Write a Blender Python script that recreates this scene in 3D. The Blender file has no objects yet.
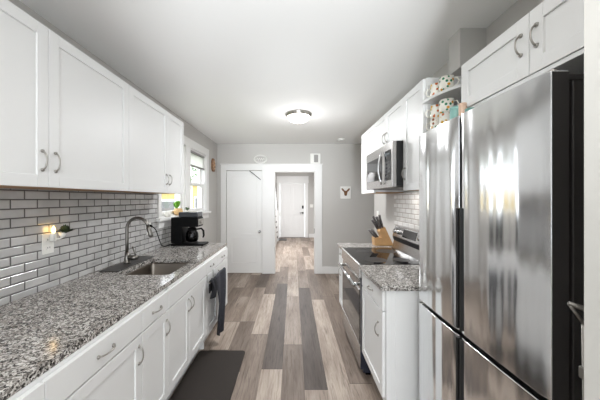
import bpy, bmesh, math, random
from mathutils import Vector, Matrix
random.seed(7)
S = bpy.context.scene
COL = S.collection
PI = math.pi

# ---------------------------------------------------------------- camera
cd = bpy.data.cameras.new('camera'); cam = bpy.data.objects.new('camera', cd); COL.objects.link(cam)
cd.sensor_width = 36; cd.lens = 262/600*36; cd.clip_start = .02; cd.clip_end = 200
cd.shift_y = -1/600
cam.location = (0, 0, 1.45)
cam.rotation_euler = (PI/2, 0, 0); cd.shift_x = 7/600
S.camera = cam
# ---------------------------------------------------------------- light
W = bpy.data.worlds.new('world'); S.world = W; W.use_nodes = True
bg = W.node_tree.nodes['Background']; bg.inputs[0].default_value = (.90, .95, 1, 1); bg.inputs[1].default_value = 1.5
def lamp(name, kind, loc, power, size=.2, rot=(0, 0, 0), col=(1, .97, .93), size_y=None):
    l = bpy.data.lights.new(name, kind); l.energy = power; l.color = col
    if kind == 'AREA':
        l.size = size
        if size_y: l.shape = 'RECTANGLE'; l.size_y = size_y
    else: l.shadow_soft_size = size
    o = bpy.data.objects.new(name, l); COL.objects.link(o); o.location = loc; o.rotation_euler = rot
    return o
lamp('ceiling_lamp_light', 'AREA', (.07, 3.3, 2.388), 9.5, .2, col=(.97, .98, 1))
lamp('ceiling_lamp_glow', 'POINT', (.07, 3.3, 2.15), 1.8, .1, col=(.97, .98, 1))
lamp('backsplash_fill_light', 'AREA', (1.0, 2.48, 1.543), .55, .12)  # added fill below the microwave to brighten the right tile, no lamp there
lamp('hall_fill_light', 'AREA', (-.2, 7.2, 2.5), 38, 1.2, col=(.95, .97, 1))  # unseen fill added under the hall ceiling to brighten the hall
lamp('kitchen_front_fill', 'AREA', (0, .1, 2.5), 4, 1.0)  # unseen fill added at the ceiling above the camera
for yy, rx, pw_, ang in ((-1.8, 107, 185, 38), (-1.75, 103.5, 130, 20), (-.7, 150, 13, 80)):
    fl = lamp('ceiling_bounce_fill', 'SPOT', (0, yy, 1.1), pw_, .12, rot=(math.radians(rx), 0, 0), col=(.91, .96, 1))  # unseen spots added behind the camera to brighten the ceiling
    fl.data.spot_size = math.radians(ang); fl.data.spot_blend = .8
vs = S.view_settings
vs.view_transform = 'Standard'; vs.look = 'None'; vs.gamma = 1; vs.use_curve_mapping = False; vs.exposure = 1.6

# ---------------------------------------------------------------- materials
def srgb(r, g, b):
    f = lambda c: (c/255/12.92 if c/255 <= .04045 else ((c/255+.055)/1.055)**2.4)
    return (f(r), f(g), f(b), 1)
def mat(name, col, rough=.5, metal=0, noise=0, nscale=20, bump=0, bscale=60, **kw):
    m = bpy.data.materials.new(name); m.use_nodes = True
    nt = m.node_tree; p = nt.nodes['Principled BSDF']
    c = srgb(*col)
    p.inputs['Base Color'].default_value = c
    p.inputs['Roughness'].default_value = rough; p.inputs['Metallic'].default_value = metal
    for k, v in kw.items(): p.inputs[k.replace('_', ' ')].default_value = v
    if noise:
        n = nt.nodes.new('ShaderNodeTexNoise'); n.inputs['Scale'].default_value = nscale; n.inputs['Detail'].default_value = 4
        tc = nt.nodes.new('ShaderNodeTexCoord'); nt.links.new(tc.outputs['Object'], n.inputs['Vector'])
        r = nt.nodes.new('ShaderNodeValToRGB')
        r.color_ramp.elements[0].position = .3; r.color_ramp.elements[1].position = .7
        r.color_ramp.elements[0].color = [x*(1-noise) for x in c[:3]]+[1]
        r.color_ramp.elements[1].color = [min(1, x*(1+noise)) for x in c[:3]]+[1]
        nt.links.new(n.outputs['Fac'], r.inputs[0]); nt.links.new(r.outputs[0], p.inputs['Base Color'])
    if bump:
        n = nt.nodes.new('ShaderNodeTexNoise'); n.inputs['Scale'].default_value = bscale
        b = nt.nodes.new('ShaderNodeBump'); b.inputs['Strength'].default_value = bump; b.inputs['Distance'].default_value = .002
        tc = nt.nodes.new('ShaderNodeTexCoord'); nt.links.new(tc.outputs['Object'], n.inputs['Vector'])
        nt.links.new(n.outputs['Fac'], b.inputs['Height']); nt.links.new(b.outputs[0], p.inputs['Normal'])
    return m
def emis(name, col, s):
    m = mat(name, col); p = m.node_tree.nodes['Principled BSDF']
    p.inputs['Emission Color'].default_value = srgb(*col); p.inputs['Emission Strength'].default_value = s
    return m

class NT:
    def __init__(s, m): s.nt = m.node_tree; s.p = s.nt.nodes['Principled BSDF']
    def n(s, t, **kw):
        x = s.nt.nodes.new('ShaderNode'+t)
        for k, v in kw.items(): setattr(x, k, v)
        return x
    def l(s, a, b): s.nt.links.new(a, b)
    def math(s, op, a, b=None):
        x = s.n('Math', operation=op)
        for i, v in enumerate((a, b)):
            if v is None: continue
            if isinstance(v, (int, float)): x.inputs[i].default_value = v
            else: s.l(v, x.inputs[i])
        return x.outputs[0]
    def ramp(s, fac, stops, interp='LINEAR'):
        r = s.n('ValToRGB'); cr = r.color_ramp; cr.interpolation = interp
        while len(cr.elements) < len(stops): cr.elements.new(.5)
        for e, (p, c) in zip(cr.elements, stops): e.position = p; e.color = srgb(*c)
        s.l(fac, r.inputs[0]); return r.outputs[0]
    def mix(s, f, a, b, mode='MIX'):
        x = s.n('MixRGB', blend_type=mode)
        for i, v in enumerate((f, a, b)):
            if isinstance(v, (int, float)): x.inputs[i].default_value = v
            elif isinstance(v, tuple): x.inputs[i].default_value = v
            else: s.l(v, x.inputs[i])
        return x.outputs[0]

WALL = mat('greige_wall_paint', (194, 191, 187), .7, bump=.15, bscale=150)
CEIL = mat('ceiling_paint', (242, 241, 239), .8, bump=.1, bscale=120)
TRIM = mat('white_trim_paint', (232, 231, 229), .4)
CAB = mat('white_cabinet_paint', (228, 228, 227), .42)
DOORW = mat('white_door_paint', (234, 233, 231), .4)
NICKEL = mat('brushed_nickel', (168, 164, 158), .28, 1)
CHROME = mat('polished_steel', (200, 200, 200), .14, 1)
FAUC = mat('faucet_steel', (126, 123, 118), .32, 1)
BIRCH = mat('birch_underside', (176, 134, 92), .5, noise=.15, nscale=12)
BLACK = mat('black_plastic', (5, 5, 6), .5, Specular_IOR_Level=.15)
GASKET = mat('black_gasket', (14, 14, 15), .6)
GLASSB = mat('black_glass', (14, 14, 16), .05)
DGREY = mat('dark_grey_enamel', (52, 50, 49), .42)
NAVY = mat('dark_side_enamel', (38, 41, 54), .3)
MATM = mat('dark_brown_foam_mat', (43, 36, 31), .8, bump=.5, bscale=90)
CLOTH = mat('charcoal_towel', (52, 53, 60), .95, noise=.2, nscale=60, bump=.6, bscale=300)
MITT = mat('black_cloth', (38, 38, 42), .95, bump=.5, bscale=200)
PLATE = mat('white_plastic', (236, 235, 230), .35)
SLOT = mat('dark_slot', (60, 58, 55), .6)
LEAF = mat('plant_leaf', (74, 110, 48), .5, noise=.4, nscale=30)
LEAFB = mat('bright_leaf', (112, 172, 52), .5, noise=.2, nscale=30)
DLEAF = mat('dark_leaf', (58, 70, 44), .6, noise=.4, nscale=40)
WOODBL = mat('knife_block_wood', (198, 156, 108), .45, noise=.12, nscale=9)
TAN = mat('tan_wicker', (208, 172, 122), .7, noise=.15, nscale=60)
PORC = mat('mug_porcelain', (236, 233, 224), .2)
TEALM = mat('aqua_glaze', (140, 188, 180), .3)
PEACH = mat('peach_glaze', (226, 192, 168), .4)
PLAQ = mat('carved_brown_wood', (142, 108, 80), .7, noise=.4, nscale=60)
CANVAS = mat('white_canvas', (236, 234, 230), .8)
DEER = mat('brown_fur_paint', (120, 82, 52), .8, noise=.3, nscale=120)
GREYM = mat('grey_mesh_cover', (150, 148, 146), .6)
SIDING = mat('yellow_siding', (206, 172, 96), .7, noise=.05)
EXTW = mat('exterior_white_trim', (235, 235, 232), .6)
DARKW = mat('exterior_dark_window', (42, 42, 42), .3)
ROOFM = mat('grey_shingle', (110, 108, 106), .8, noise=.2)
GRASS = mat('lawn_green', (110, 125, 80), .9, noise=.3, nscale=6)
BARK = mat('bark', (96, 80, 66), .9, noise=.3)
TREAD = mat('dark_stained_tread', (60, 44, 36), .4)
KNIFE = mat('knife_handle_grey', (92, 88, 87), .4, .3)
SHADE = mat('white_shade_fabric', (240, 240, 238), .8); SHADE.node_tree.nodes['Principled BSDF'].inputs['Transmission Weight'].default_value = 0
BULB = emis('amber_bulb', (255, 205, 120), 4)
DOME = emis('frosted_lit_glass', (255, 250, 240), 2.2)
POLE = mat('brushed_grey_pole', (130, 127, 122), .4, .8)

def glass(name, tint=(1, 1, 1, 1), mixf=.12):
    m = bpy.data.materials.new(name); m.use_nodes = True; nt = m.node_tree; nt.nodes.clear()
    o = nt.nodes.new('ShaderNodeOutputMaterial'); t = nt.nodes.new('ShaderNodeBsdfTransparent'); t.inputs[0].default_value = tint
    g = nt.nodes.new('ShaderNodeBsdfGlossy'); g.inputs['Roughness'].default_value = .03
    lw = nt.nodes.new('ShaderNodeLayerWeight'); lw.inputs[0].default_value = .5
    pw = nt.nodes.new('ShaderNodeMath'); pw.operation = 'POWER'; pw.inputs[1].default_value = 5; nt.links.new(lw.outputs['Facing'], pw.inputs[0])
    fr = nt.nodes.new('ShaderNodeMath'); fr.operation = 'MULTIPLY_ADD'; fr.inputs[1].default_value = .5; fr.inputs[2].default_value = .03; nt.links.new(pw.outputs[0], fr.inputs[0])
    mx = nt.nodes.new('ShaderNodeMixShader')
    nt.links.new(fr.outputs[0], mx.inputs[0]); nt.links.new(t.outputs[0], mx.inputs[1]); nt.links.new(g.outputs[0], mx.inputs[2])
    nt.links.new(mx.outputs[0], o.inputs[0]); return m
PANE = glass('window_glass'); CARAFE = glass('carafe_glass', (.35, .35, .36, 1))

def shade_mat():
    m = bpy.data.materials.new('cellular_shade_fabric'); m.use_nodes = True; nt = m.node_tree; nt.nodes.clear()
    o = nt.nodes.new('ShaderNodeOutputMaterial'); d = nt.nodes.new('ShaderNodeBsdfDiffuse'); d.inputs[0].default_value = srgb(252, 252, 250)
    t = nt.nodes.new('ShaderNodeBsdfTranslucent'); t.inputs[0].default_value = srgb(252, 252, 250)
    mx = nt.nodes.new('ShaderNodeMixShader'); mx.inputs[0].default_value = .75
    nt.links.new(d.outputs[0], mx.inputs[1]); nt.links.new(t.outputs[0], mx.inputs[2]); nt.links.new(mx.outputs[0], o.inputs[0]); return m
SHADEM = shade_mat()

def stainless(name, col=(230, 231, 232), rough=.15, wav=.02, axis='z'):
    m = mat(name, col, rough, 1); T = NT(m)
    g = T.n('NewGeometry'); mp = T.n('Mapping')
    T.l(g.outputs['Position'], mp.inputs['Vector'])
    mp.inputs['Scale'].default_value = (4, 8, .45) if axis == 'z' else (4, 1.5, 6)
    nz = T.n('TexNoise'); nz.inputs['Scale'].default_value = 1; nz.inputs['Detail'].default_value = 1
    T.l(mp.outputs[0], nz.inputs['Vector'])
    b = T.n('Bump'); b.inputs['Strength'].default_value = 1; b.inputs['Distance'].default_value = wav
    T.l(nz.outputs['Fac'], b.inputs['Height'])
    mp2 = T.n('Mapping'); T.l(g.outputs['Position'], mp2.inputs['Vector'])
    mp2.inputs['Scale'].default_value = (600, 600, 4) if axis == 'z' else (600, 4, 600)
    n2 = T.n('TexNoise'); n2.inputs['Scale'].default_value = 1; T.l(mp2.outputs[0], n2.inputs['Vector'])
    b2 = T.n('Bump'); b2.inputs['Strength'].default_value = .05; b2.inputs['Distance'].default_value = .0004
    T.l(n2.outputs['Fac'], b2.inputs['Height']); T.l(b.outputs[0], b2.inputs['Normal']); T.l(b2.outputs[0], T.p.inputs['Normal'])
    return m
STEEL = stainless('stainless_fridge', wav=.022)
STEELA = stainless('stainless_appliance', col=(186, 184, 182), rough=.25, wav=.002, axis='y')
SINKM = stainless('stainless_sink', (128, 121, 113), .3, .0, 'y')

def floor_mat():
    m = mat('wood_look_planks', (170, 155, 145), .5)
    m.node_tree.nodes['Principled BSDF'].inputs['Specular IOR Level'].default_value = .3; T = NT(m)
    g = T.n('NewGeometry'); sp = T.n('SeparateXYZ'); T.l(g.outputs['Position'], sp.inputs[0])
    u = T.math('DIVIDE', T.math('ADD', sp.outputs[0], 10-.09+.002), .178)
    row = T.math('FLOOR', u); fu = T.math('FRACT', u)
    at = T.n('Attribute', attribute_name='tone'); w2 = at
    tone = at.outputs['Fac']
    base = T.ramp(tone, [(0, (60, 52, 47)), (.05, (92, 82, 76)), (.25, (106, 95, 88)), (.5, (140, 126, 115)), (.75, (168, 154, 142)), (1, (196, 182, 169))])
    # grain: noise stretched along the plank, shifted per plank
    cb2 = T.n('CombineXYZ'); T.l(T.math('MULTIPLY', sp.outputs[0], 38), cb2.inputs[0]); T.l(T.math('MULTIPLY', sp.outputs[1], 2.6), cb2.inputs[1]); T.l(T.math('MULTIPLY', tone, 80), cb2.inputs[2])
    nz = T.n('TexNoise'); nz.inputs['Scale'].default_value = 1; nz.inputs['Detail'].default_value = 5; nz.inputs['Roughness'].default_value = .65; nz.inputs['Distortion'].default_value = .8
    T.l(cb2.outputs[0], nz.inputs['Vector'])
    gr = T.ramp(nz.outputs['Fac'], [(.25, (150, 141, 135)), (.5, (255, 255, 255)), (.75, (186, 178, 173))])
    c = T.mix(.95, base, gr, 'MULTIPLY')
    cb3 = T.n('CombineXYZ'); T.l(T.math('MULTIPLY', sp.outputs[0], 9), cb3.inputs[0]); T.l(T.math('MULTIPLY', sp.outputs[1], 1.6), cb3.inputs[1]); T.l(T.math('MULTIPLY', tone, 50), cb3.inputs[2])
    n3 = T.n('TexNoise'); n3.inputs['Scale'].default_value = 1; n3.inputs['Detail'].default_value = 3; T.l(cb3.outputs[0], n3.inputs['Vector'])
    c = T.mix(.7, c, T.ramp(n3.outputs['Fac'], [(.35, (190, 182, 176)), (.65, (255, 255, 255))]), 'MULTIPLY')
    seam = T.math('LESS_THAN', fu, .014)
    c = T.mix(T.math('MULTIPLY', seam, .55), c, srgb(90, 80, 72))
    T.l(c, T.p.inputs['Base Color'])
    return m
def granite_mat():
    m = mat('speckled_granite', (150, 145, 140), .13); T = NT(m)
    g = T.n('NewGeometry')
    v = T.n('TexVoronoi', feature='F1'); v.inputs['Scale'].default_value = 170; v.inputs['Randomness'].default_value = 1
    nz0 = T.n('TexNoise'); nz0.inputs['Scale'].default_value = 60; T.l(g.outputs['Position'], nz0.inputs['Vector'])
    vm = T.n('VectorMath', operation='MULTIPLY_ADD'); T.l(nz0.outputs['Color'], vm.inputs[0]); vm.inputs[1].default_value = (.02, .02, .02); T.l(g.outputs['Position'], vm.inputs[2])
    T.l(vm.outputs[0], v.inputs['Vector'])
    sp = T.n('SeparateXYZ'); T.l(v.outputs['Color'], sp.inputs[0])
    n1 = T.n('TexNoise'); n1.inputs['Scale'].default_value = 26; n1.inputs['Detail'].default_value = 3; T.l(g.outputs['Position'], n1.inputs['Vector'])
    val = T.math('ADD', T.math('MULTIPLY', sp.outputs[0], .62), T.math('MULTIPLY', n1.outputs['Fac'], .45))
    c = T.ramp(val, [(0, (26, 25, 25)), (.27, (70, 67, 65)), (.37, (116, 112, 108)), (.48, (150, 145, 140)), (.60, (184, 180, 175)), (.74, (216, 213, 208))], 'CONSTANT')
    n2 = T.n('TexNoise'); n2.inputs['Scale'].default_value = 45; T.l(g.outputs['Position'], n2.inputs['Vector'])
    c = T.mix(T.ramp(n2.outputs['Fac'], [(.55, (0, 0, 0)), (.7, (110, 110, 110))]), c, srgb(150, 128, 112))
    T.l(c, T.p.inputs['Base Color']); return m
def tile_mat(name, tile, tile2, grout, zph=1.447, yph=1.504):
    m = mat(name, tile, .12); T = NT(m)
    g = T.n('NewGeometry'); sp = T.n('SeparateXYZ'); T.l(g.outputs['Position'], sp.inputs[0])
    cb = T.n('CombineXYZ'); T.l(T.math('ADD', sp.outputs[1], 14.4-yph), cb.inputs[0]); T.l(T.math('ADD', sp.outputs[2], 4.96-zph), cb.inputs[1])
    def brick(ms, sm):
        b = T.n('TexBrick', offset=.5); b.inputs['Scale'].default_value = 1; b.inputs['Brick Width'].default_value = .144; b.inputs['Row Height'].default_value = .0496
        b.inputs['Mortar Size'].default_value = ms; b.inputs['Mortar Smooth'].default_value = sm; b.inputs['Bias'].default_value = 0
        T.l(cb.outputs[0], b.inputs['Vector']); return b
    b = brick(.0034, .15); b.inputs['Color1'].default_value = srgb(*tile); b.inputs['Color2'].default_value = srgb(*tile2); b.inputs['Mortar'].default_value = srgb(*grout)
    n = T.n('TexNoise'); n.inputs['Scale'].default_value = 8; T.l(g.outputs['Position'], n.inputs['Vector'])
    c = T.mix(.35, b.outputs['Color'], T.ramp(n.outputs['Fac'], [(.35, (200, 200, 200)), (.65, (255, 255, 255))]), 'MULTIPLY')
    T.l(c, T.p.inputs['Base Color'])
    b2 = brick(.008, 1.0)
    bu = T.n('Bump', invert=True); bu.inputs['Strength'].default_value = 1; bu.inputs['Distance'].default_value = .003
    T.l(b2.outputs['Fac'], bu.inputs['Height']); T.l(bu.outputs[0], T.p.inputs['Normal'])
    rr = T.math('ADD', T.math('MULTIPLY', b.outputs['Fac'], .6), .14); T.l(rr, T.p.inputs['Roughness'])
    return m
FLOOR = floor_mat(); GRANITE = granite_mat()
TILEL = tile_mat('glazed_tile_shaded', (206, 205, 204), (190, 189, 188), (92, 90, 87))  # same tile as TILER, shade of the left wall put into its colours
TILER = tile_mat('glazed_tile_lit', (243, 241, 238), (236, 234, 231), (170, 158, 148), 1.447, 2.95)  # same tile as TILEL, lightened so its colours carry the stronger light
def mug_mat(name, dots, seed):
    m = mat(name, (238, 234, 224), .2); T = NT(m)
    tc = T.n('TexCoord'); v = T.n('TexVoronoi'); v.inputs['Scale'].default_value = 48
    mp = T.n('Mapping'); mp.inputs['Location'].default_value = (seed, seed*.7, 0); T.l(tc.outputs['Object'], mp.inputs[0]); T.l(mp.outputs[0], v.inputs['Vector'])
    sp = T.n('SeparateXYZ'); T.l(v.outputs['Color'], sp.inputs[0])
    k = [(0, dots[0]), (.3, dots[1]), (.5, (238, 234, 224)), (.8, dots[2])]
    c = T.ramp(sp.outputs[0], k, 'CONSTANT')
    near = T.math('LESS_THAN', v.outputs['Distance'], .42)
    T.l(T.mix(near, srgb(238, 234, 224), c), T.p.inputs['Base Color']); return m
MUGA = mug_mat('mug_green_orange_pattern', [(40, 130, 92), (224, 160, 60), (150, 90, 60)], .3)
MUGB = mug_mat('mug_floral_pattern', [(200, 110, 60), (60, 140, 90), (228, 180, 70)], 1.7)

# ---------------------------------------------------------------- mesh helpers
def bx(bm, x0, x1, y0, y1, z0, z1):
    x0, x1 = sorted((x0, x1)); y0, y1 = sorted((y0, y1)); z0, z1 = sorted((z0, z1))
    v = [bm.verts.new(p) for p in [(x0,y0,z0),(x1,y0,z0),(x1,y1,z0),(x0,y1,z0),(x0,y0,z1),(x1,y0,z1),(x1,y1,z1),(x0,y1,z1)]]
    for f in [(0,3,2,1),(4,5,6,7),(0,1,5,4),(1,2,6,5),(2,3,7,6),(3,0,4,7)]: bm.faces.new([v[i] for i in f])
    return bm
def B(*boxes):
    bm = bmesh.new()
    for b in boxes: bx(bm, *b)
    return bm
def tube(pts, r, n=10, bm=None, cap=True):
    bm = bm or bmesh.new(); pts = [Vector(p) for p in pts]; rs = r if isinstance(r, (list, tuple)) else [r]*len(pts)
    rings = []; up = None
    for i, p in enumerate(pts):
        t = (pts[min(i+1, len(pts)-1)]-pts[max(i-1, 0)]).normalized()
        if up is None: up = Vector((0, 0, 1)) if abs(t.z) < .9 else Vector((1, 0, 0))
        a = t.cross(up)
        if a.length < 1e-4: a = t.orthogonal()
        a.normalize(); b = a.cross(t).normalized(); up = b
        rings.append([bm.verts.new(p+(a*math.cos(2*PI*k/n)+b*math.sin(2*PI*k/n))*rs[i]) for k in range(n)])
    for q, w in zip(rings, rings[1:]):
        for k in range(n): bm.faces.new([q[k], q[(k+1) % n], w[(k+1) % n], w[k]])
    if cap: bm.faces.new(rings[0][::-1]); bm.faces.new(rings[-1])
    return bm
def lathe(prof, c=(0, 0, 0), n=28, bm=None, closed=True):
    bm = bm or bmesh.new(); rings = []
    for r, z in prof:
        rings.append([bm.verts.new((c[0]+max(r, .0004)*math.cos(2*PI*k/n), c[1]+max(r, .0004)*math.sin(2*PI*k/n), c[2]+z)) for k in range(n)])
    for q, w in zip(rings, rings[1:]):
        for k in range(n): bm.faces.new([q[k], q[(k+1) % n], w[(k+1) % n], w[k]])
    if closed: bm.faces.new(rings[0][::-1]); bm.faces.new(rings[-1])
    return bm
def prism(poly, axis, a0, a1, bm=None):
    """poly 2-D points; axis 'x','y','z' is extrusion axis. other two in order."""
    bm = bm or bmesh.new()
    def P(u, v, a): return {'x': (a, u, v), 'y': (u, a, v), 'z': (u, v, a)}[axis]
    A = [bm.verts.new(P(u, v, a0)) for u, v in poly]; Bv = [bm.verts.new(P(u, v, a1)) for u, v in poly]
    n = len(poly)
    bm.faces.new(A[::-1]); bm.faces.new(Bv)
    for i in range(n): bm.faces.new([A[i], A[(i+1) % n], Bv[(i+1) % n], Bv[i]])
    return bm
def rrect(x0, x1, y0, y1, r, n=6):
    pts = []
    for cx, cy, a in ((x1-r, y1-r, 0), (x0+r, y1-r, 90), (x0+r, y0+r, 180), (x1-r, y0+r, 270)):
        for k in range(n+1):
            t = math.radians(a+90*k/n); pts.append((cx+r*math.cos(t), cy+r*math.sin(t)))
    return pts
def merge(bm, other):
    me = bpy.data.meshes.new('t'); other.to_mesh(me); bm.from_mesh(me); bpy.data.meshes.remove(me); other.free(); return bm
WL = {}
def obj(name, bm, m, parent=None, bev=0, smooth=False, local=False, seg=2):
    """bm is in world coordinates (local=True: in the thing's own frame)"""
    bmesh.ops.recalc_face_normals(bm, faces=bm.faces)
    if parent is not None:
        org = Vector(WL.get(parent.name, (0, 0, 0)))
        if local: org = Vector((0, 0, 0))
    elif local: org = Vector((0, 0, 0))
    else:
        c = [v.co for v in bm.verts]
        org = Vector(((min(p.x for p in c)+max(p.x for p in c))/2, (min(p.y for p in c)+max(p.y for p in c))/2, min(p.z for p in c)))
    bmesh.ops.translate(bm, verts=bm.verts, vec=-org)
    me = bpy.data.meshes.new(name); bm.to_mesh(me); bm.free(); me.materials.append(m)
    o = bpy.data.objects.new(name, me); COL.objects.link(o)
    if parent is not None: o.parent = parent; WL[o.name] = WL.get(parent.name, (0, 0, 0))
    else: o.location = org; WL[o.name] = tuple(org)
    if smooth:
        for p in me.polygons: p.use_smooth = True
    if bev:
        b = o.modifiers.new('bevel', 'BEVEL'); b.width = bev; b.segments = seg; b.limit_method = 'ANGLE'; b.angle_limit = math.radians(40)
        for p in me.polygons: p.use_smooth = True
        w = o.modifiers.new('wn', 'WEIGHTED_NORMAL')
    return o
def tag(o, label, cat, group=None):
    o['label'] = label; o['category'] = cat
    if group: o['group'] = group
    return o
def thing(name, label, cat, loc, rotz=0, group=None):
    o = bpy.data.objects.new(name, None); COL.objects.link(o); o.location = loc; o.rotation_euler = (0, 0, rotz)
    o.empty_display_size = .05; WL[o.name] = tuple(loc); return tag(o, label, cat, group)
def struct(name, bm, m, **k):
    o = obj(name, bm, m, **k)
    if not k.get('parent'): o['kind'] = 'structure'
    return o
def dup(root, loc, label, rotz=None, group=None):
    r = root.copy(); COL.objects.link(r); r.location = loc
    if rotz is not None: r.rotation_euler = (0, 0, rotz)
    r['label'] = label
    if group: r['group'] = group
    for ch in list(root.children):
        c = ch.copy(); COL.objects.link(c); c.parent = r
        for g in list(ch.children):
            d = g.copy(); COL.objects.link(d); d.parent = c
    return r

# ================================================================= STRUCTURE
XL, XR, YB, ZC = -1.475, 1.21, 5.1, 2.52
YR = -1.9
def plank_floor():
    x0, x1, y0, y1 = -1.62, 2.07, YR, 10.0; bm = bmesh.new(); lay = bm.loops.layers.float_color.new('tone')
    rnd = random.Random(11)
    known = {-5: [(2.3, 3.1, .85)], -4: [(2.52, 3.1, .9), (3.1, 3.9, .75), (3.9, 5.0, .55)], -3: [(2.2, 3.1, .45), (3.1, 4.3, .7), (4.3, 5.1, .3)], -2: [(1.2, 2.81, .55), (2.81, 4.0, .97), (4.0, 5.2, .5)],
             -1: [(1.0, 2.235, .93), (2.235, 4.485, .16), (4.485, 5.6, .55)], 0: [(1.2, 2.61, .48), (2.61, 3.9, .7), (3.9, 4.9, .92)],
             1: [(1.0, 1.994, .8), (1.994, 4.27, .12), (4.27, 5.3, .62)], 2: [(1.75, 3.78, .95), (3.78, 5.4, .45)], 3: [(.9, 2.06, .8), (2.06, 3.9, .5), (3.9, 5.2, .55)]}
    def face(a, b, c, d, t):
        f = bm.faces.new([bm.verts.new(p) for p in ((a, c, 0), (b, c, 0), (b, d, 0), (a, d, 0))])
        for l in f.loops: l[lay] = (t, t, t, 1)
    k = -10
    while .09+.178*(k-1) < x1:
        a, b = max(x0, .088+.178*(k-1)), min(x1, .088+.178*k)
        if b > a:
            segs = known.get(k, []); lo = segs[0][0] if segs else rnd.uniform(0, 2); hi = segs[-1][1] if segs else lo
            ext = []; y = lo
            while y > y0: n_ = y-rnd.uniform(1.1, 1.4); ext.append((n_, y, rnd.uniform(.2, 1))); y = n_
            y = hi
            while y < y1: n_ = y+rnd.uniform(1.1, 1.4); ext.append((y, n_, rnd.uniform(.45, 1))); y = n_
            for c, d, t in ext+segs:
                c = max(c, y0); d = min(d, y1)
                if d <= c: continue
                face(a, b, c, d-.004, t); face(a, b, d-.004, d, 0)
        k += 1
    v = [bm.verts.new(p) for p in ((x0, y0, -.12), (x1, y0, -.12), (x1, y1, -.12), (x0, y1, -.12), (x0, y0, 0), (x1, y0, 0), (x1, y1, 0), (x0, y1, 0))]
    for f in ((0, 3, 2, 1), (0, 1, 5, 4), (1, 2, 6, 5), (2, 3, 7, 6), (3, 0, 4, 7)): bm.faces.new([v[i] for i in f])
    return bm
struct('floor', plank_floor(), FLOOR)
struct('ceiling', B((-1.62, 2.07, YR, 10.0, ZC, ZC+.12)), CEIL)
w1, w2 = (2.90, 3.56), (3.72, 4.40); wz = (1.24, 2.18)
struct('wall_left', B((-1.6, XL, YR, w1[0], 0, ZC), (-1.6, XL, w1[0], w2[1], 0, wz[0]), (-1.6, XL, w1[0], w2[1], wz[1], ZC),
       (-1.6, XL, w1[1], w2[0], *wz), (-1.6, XL, w2[1], YB+.12, 0, ZC)), WALL)
dx = (-1.30, -.60); ox = (-.36, .43)
struct('wall_back', B((XL, dx[0], YB, YB+.12, 0, ZC), (dx[0], dx[1], YB, YB+.12, 2.005, ZC), (dx[1], ox[0], YB, YB+.12, 0, ZC),
       (ox[0], ox[1], YB, YB+.12, 1.985, ZC), (ox[1], 1.95, YB, YB+.12, 0, ZC)), WALL)
struct('wall_right', B((XR, XR+.12, YR, 3.9, 0, ZC), (XR+.12, 2.07, 3.78, 3.9, 0, ZC)), WALL)
struct('wall_right_recess', B((1.95, 2.07, 3.9, YB+.12, 0, ZC)), WALL)
struct('wall_pipe_chase', B((1.045, XR, 1.64, 1.76, 2.275, ZC)), WALL)
struct('wall_fridge_end', B((.611, XR, .50, .55, 0, ZC)), mat('fridge_wall_paint', (204, 202, 197), .6))
struct('wall_hall_left', B((-1.62, -1.5, YB+.12, 10, 0, ZC)), WALL)
struct('wall_hall_right', B((.86, .98, YB+.12, 9.87, 0, ZC)), WALL)
struct('wall_hall_end', B((-1.5, -.50, 9.87, 10, 0, ZC), (.45, .98, 9.87, 10, 0, ZC), (-.50, .45, 9.87, 10, 2.05, ZC)), WALL)
struct('baseboard_back', B((.565, 1.95, YB-.016, YB, 0, .135)), TRIM, bev=.004)
struct('baseboard_hall_end', B((.60, .86, 9.854, 9.87, 0, .14)), TRIM, bev=.004)
struct('baseboard_left', B((XL, XL+.015, 3.22, YB-.03, 0, .135)), TRIM, bev=.004)
# hall opening casing and closed-door casing
struct('trim_1', B((ox[1], .565, YB-.022, YB, 0, 2.12), (ox[0]-.005, ox[1], YB-.022, YB, 1.985, 2.12), (dx[1]+.0, ox[0], YB-.022, YB, 0, 2.12),
       (ox[0]-.001, ox[0]+.012, YB-.01, YB+.13, 0, 1.985), (ox[1]-.012, ox[1]+.001, YB-.01, YB+.13, 0, 1.985), (ox[0], ox[1], YB-.01, YB+.13, 1.973, 1.986)), TRIM, bev=.003)
struct('trim_2', B((-1.40, dx[0], YB-.022, YB, 0, 2.12), (dx[0], dx[1], YB-.022, YB, 2.005, 2.12)), TRIM, bev=.003)
struct('trim_3', B((.565-.56, .02, YB, YB, 2.12, 2.12)) if False else B((-1.415, .58, YB-.03, YB, 2.12, 2.135)), TRIM, bev=.002)
# closed panel door
def panel_door(name, x0, x1, y, ztop, panels, t=.035, kids=None):
    """slab facing -Y with recessed panels [(x0,x1,z0,z1)]"""
    bm = bmesh.new()
    bx(bm, x0, x1, y+.010, y+t, .008, ztop)
    xs = sorted({x0, x1} | {p[0] for p in panels} | {p[1] for p in panels}); zs = sorted({.008, ztop} | {p[2] for p in panels} | {p[3] for p in panels})
    for i in range(len(xs)-1):
        for j in range(len(zs)-1):
            cx, cz = (xs[i]+xs[i+1])/2, (zs[j]+zs[j+1])/2
            if not any(p[0] < cx < p[1] and p[2] < cz < p[3] for p in panels):
                bx(bm, xs[i], xs[i+1], y, y+.011, zs[j], zs[j+1])
    bmesh.ops.remove_doubles(bm, verts=bm.verts, dist=1e-5)
    return bm
d1 = struct('door_1', panel_door('d', dx[0]+.004, dx[1]-.004, YB+.012, 2.0, [(dx[0]+.11, dx[1]-.11, .78, 1.885), (dx[0]+.11, dx[1]-.11, .21, .68)]), DOORW, bev=.004)
k = obj('door_knob', tube([(-.65, YB+.012, .815), (-.65, YB-.012, .815), (-.65, YB-.02, .815), (-.65, YB-.045, .815), (-.65, YB-.058, .815)], [.026, .012, .012, .027, .014], 16), CHROME, d1, smooth=True)
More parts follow.
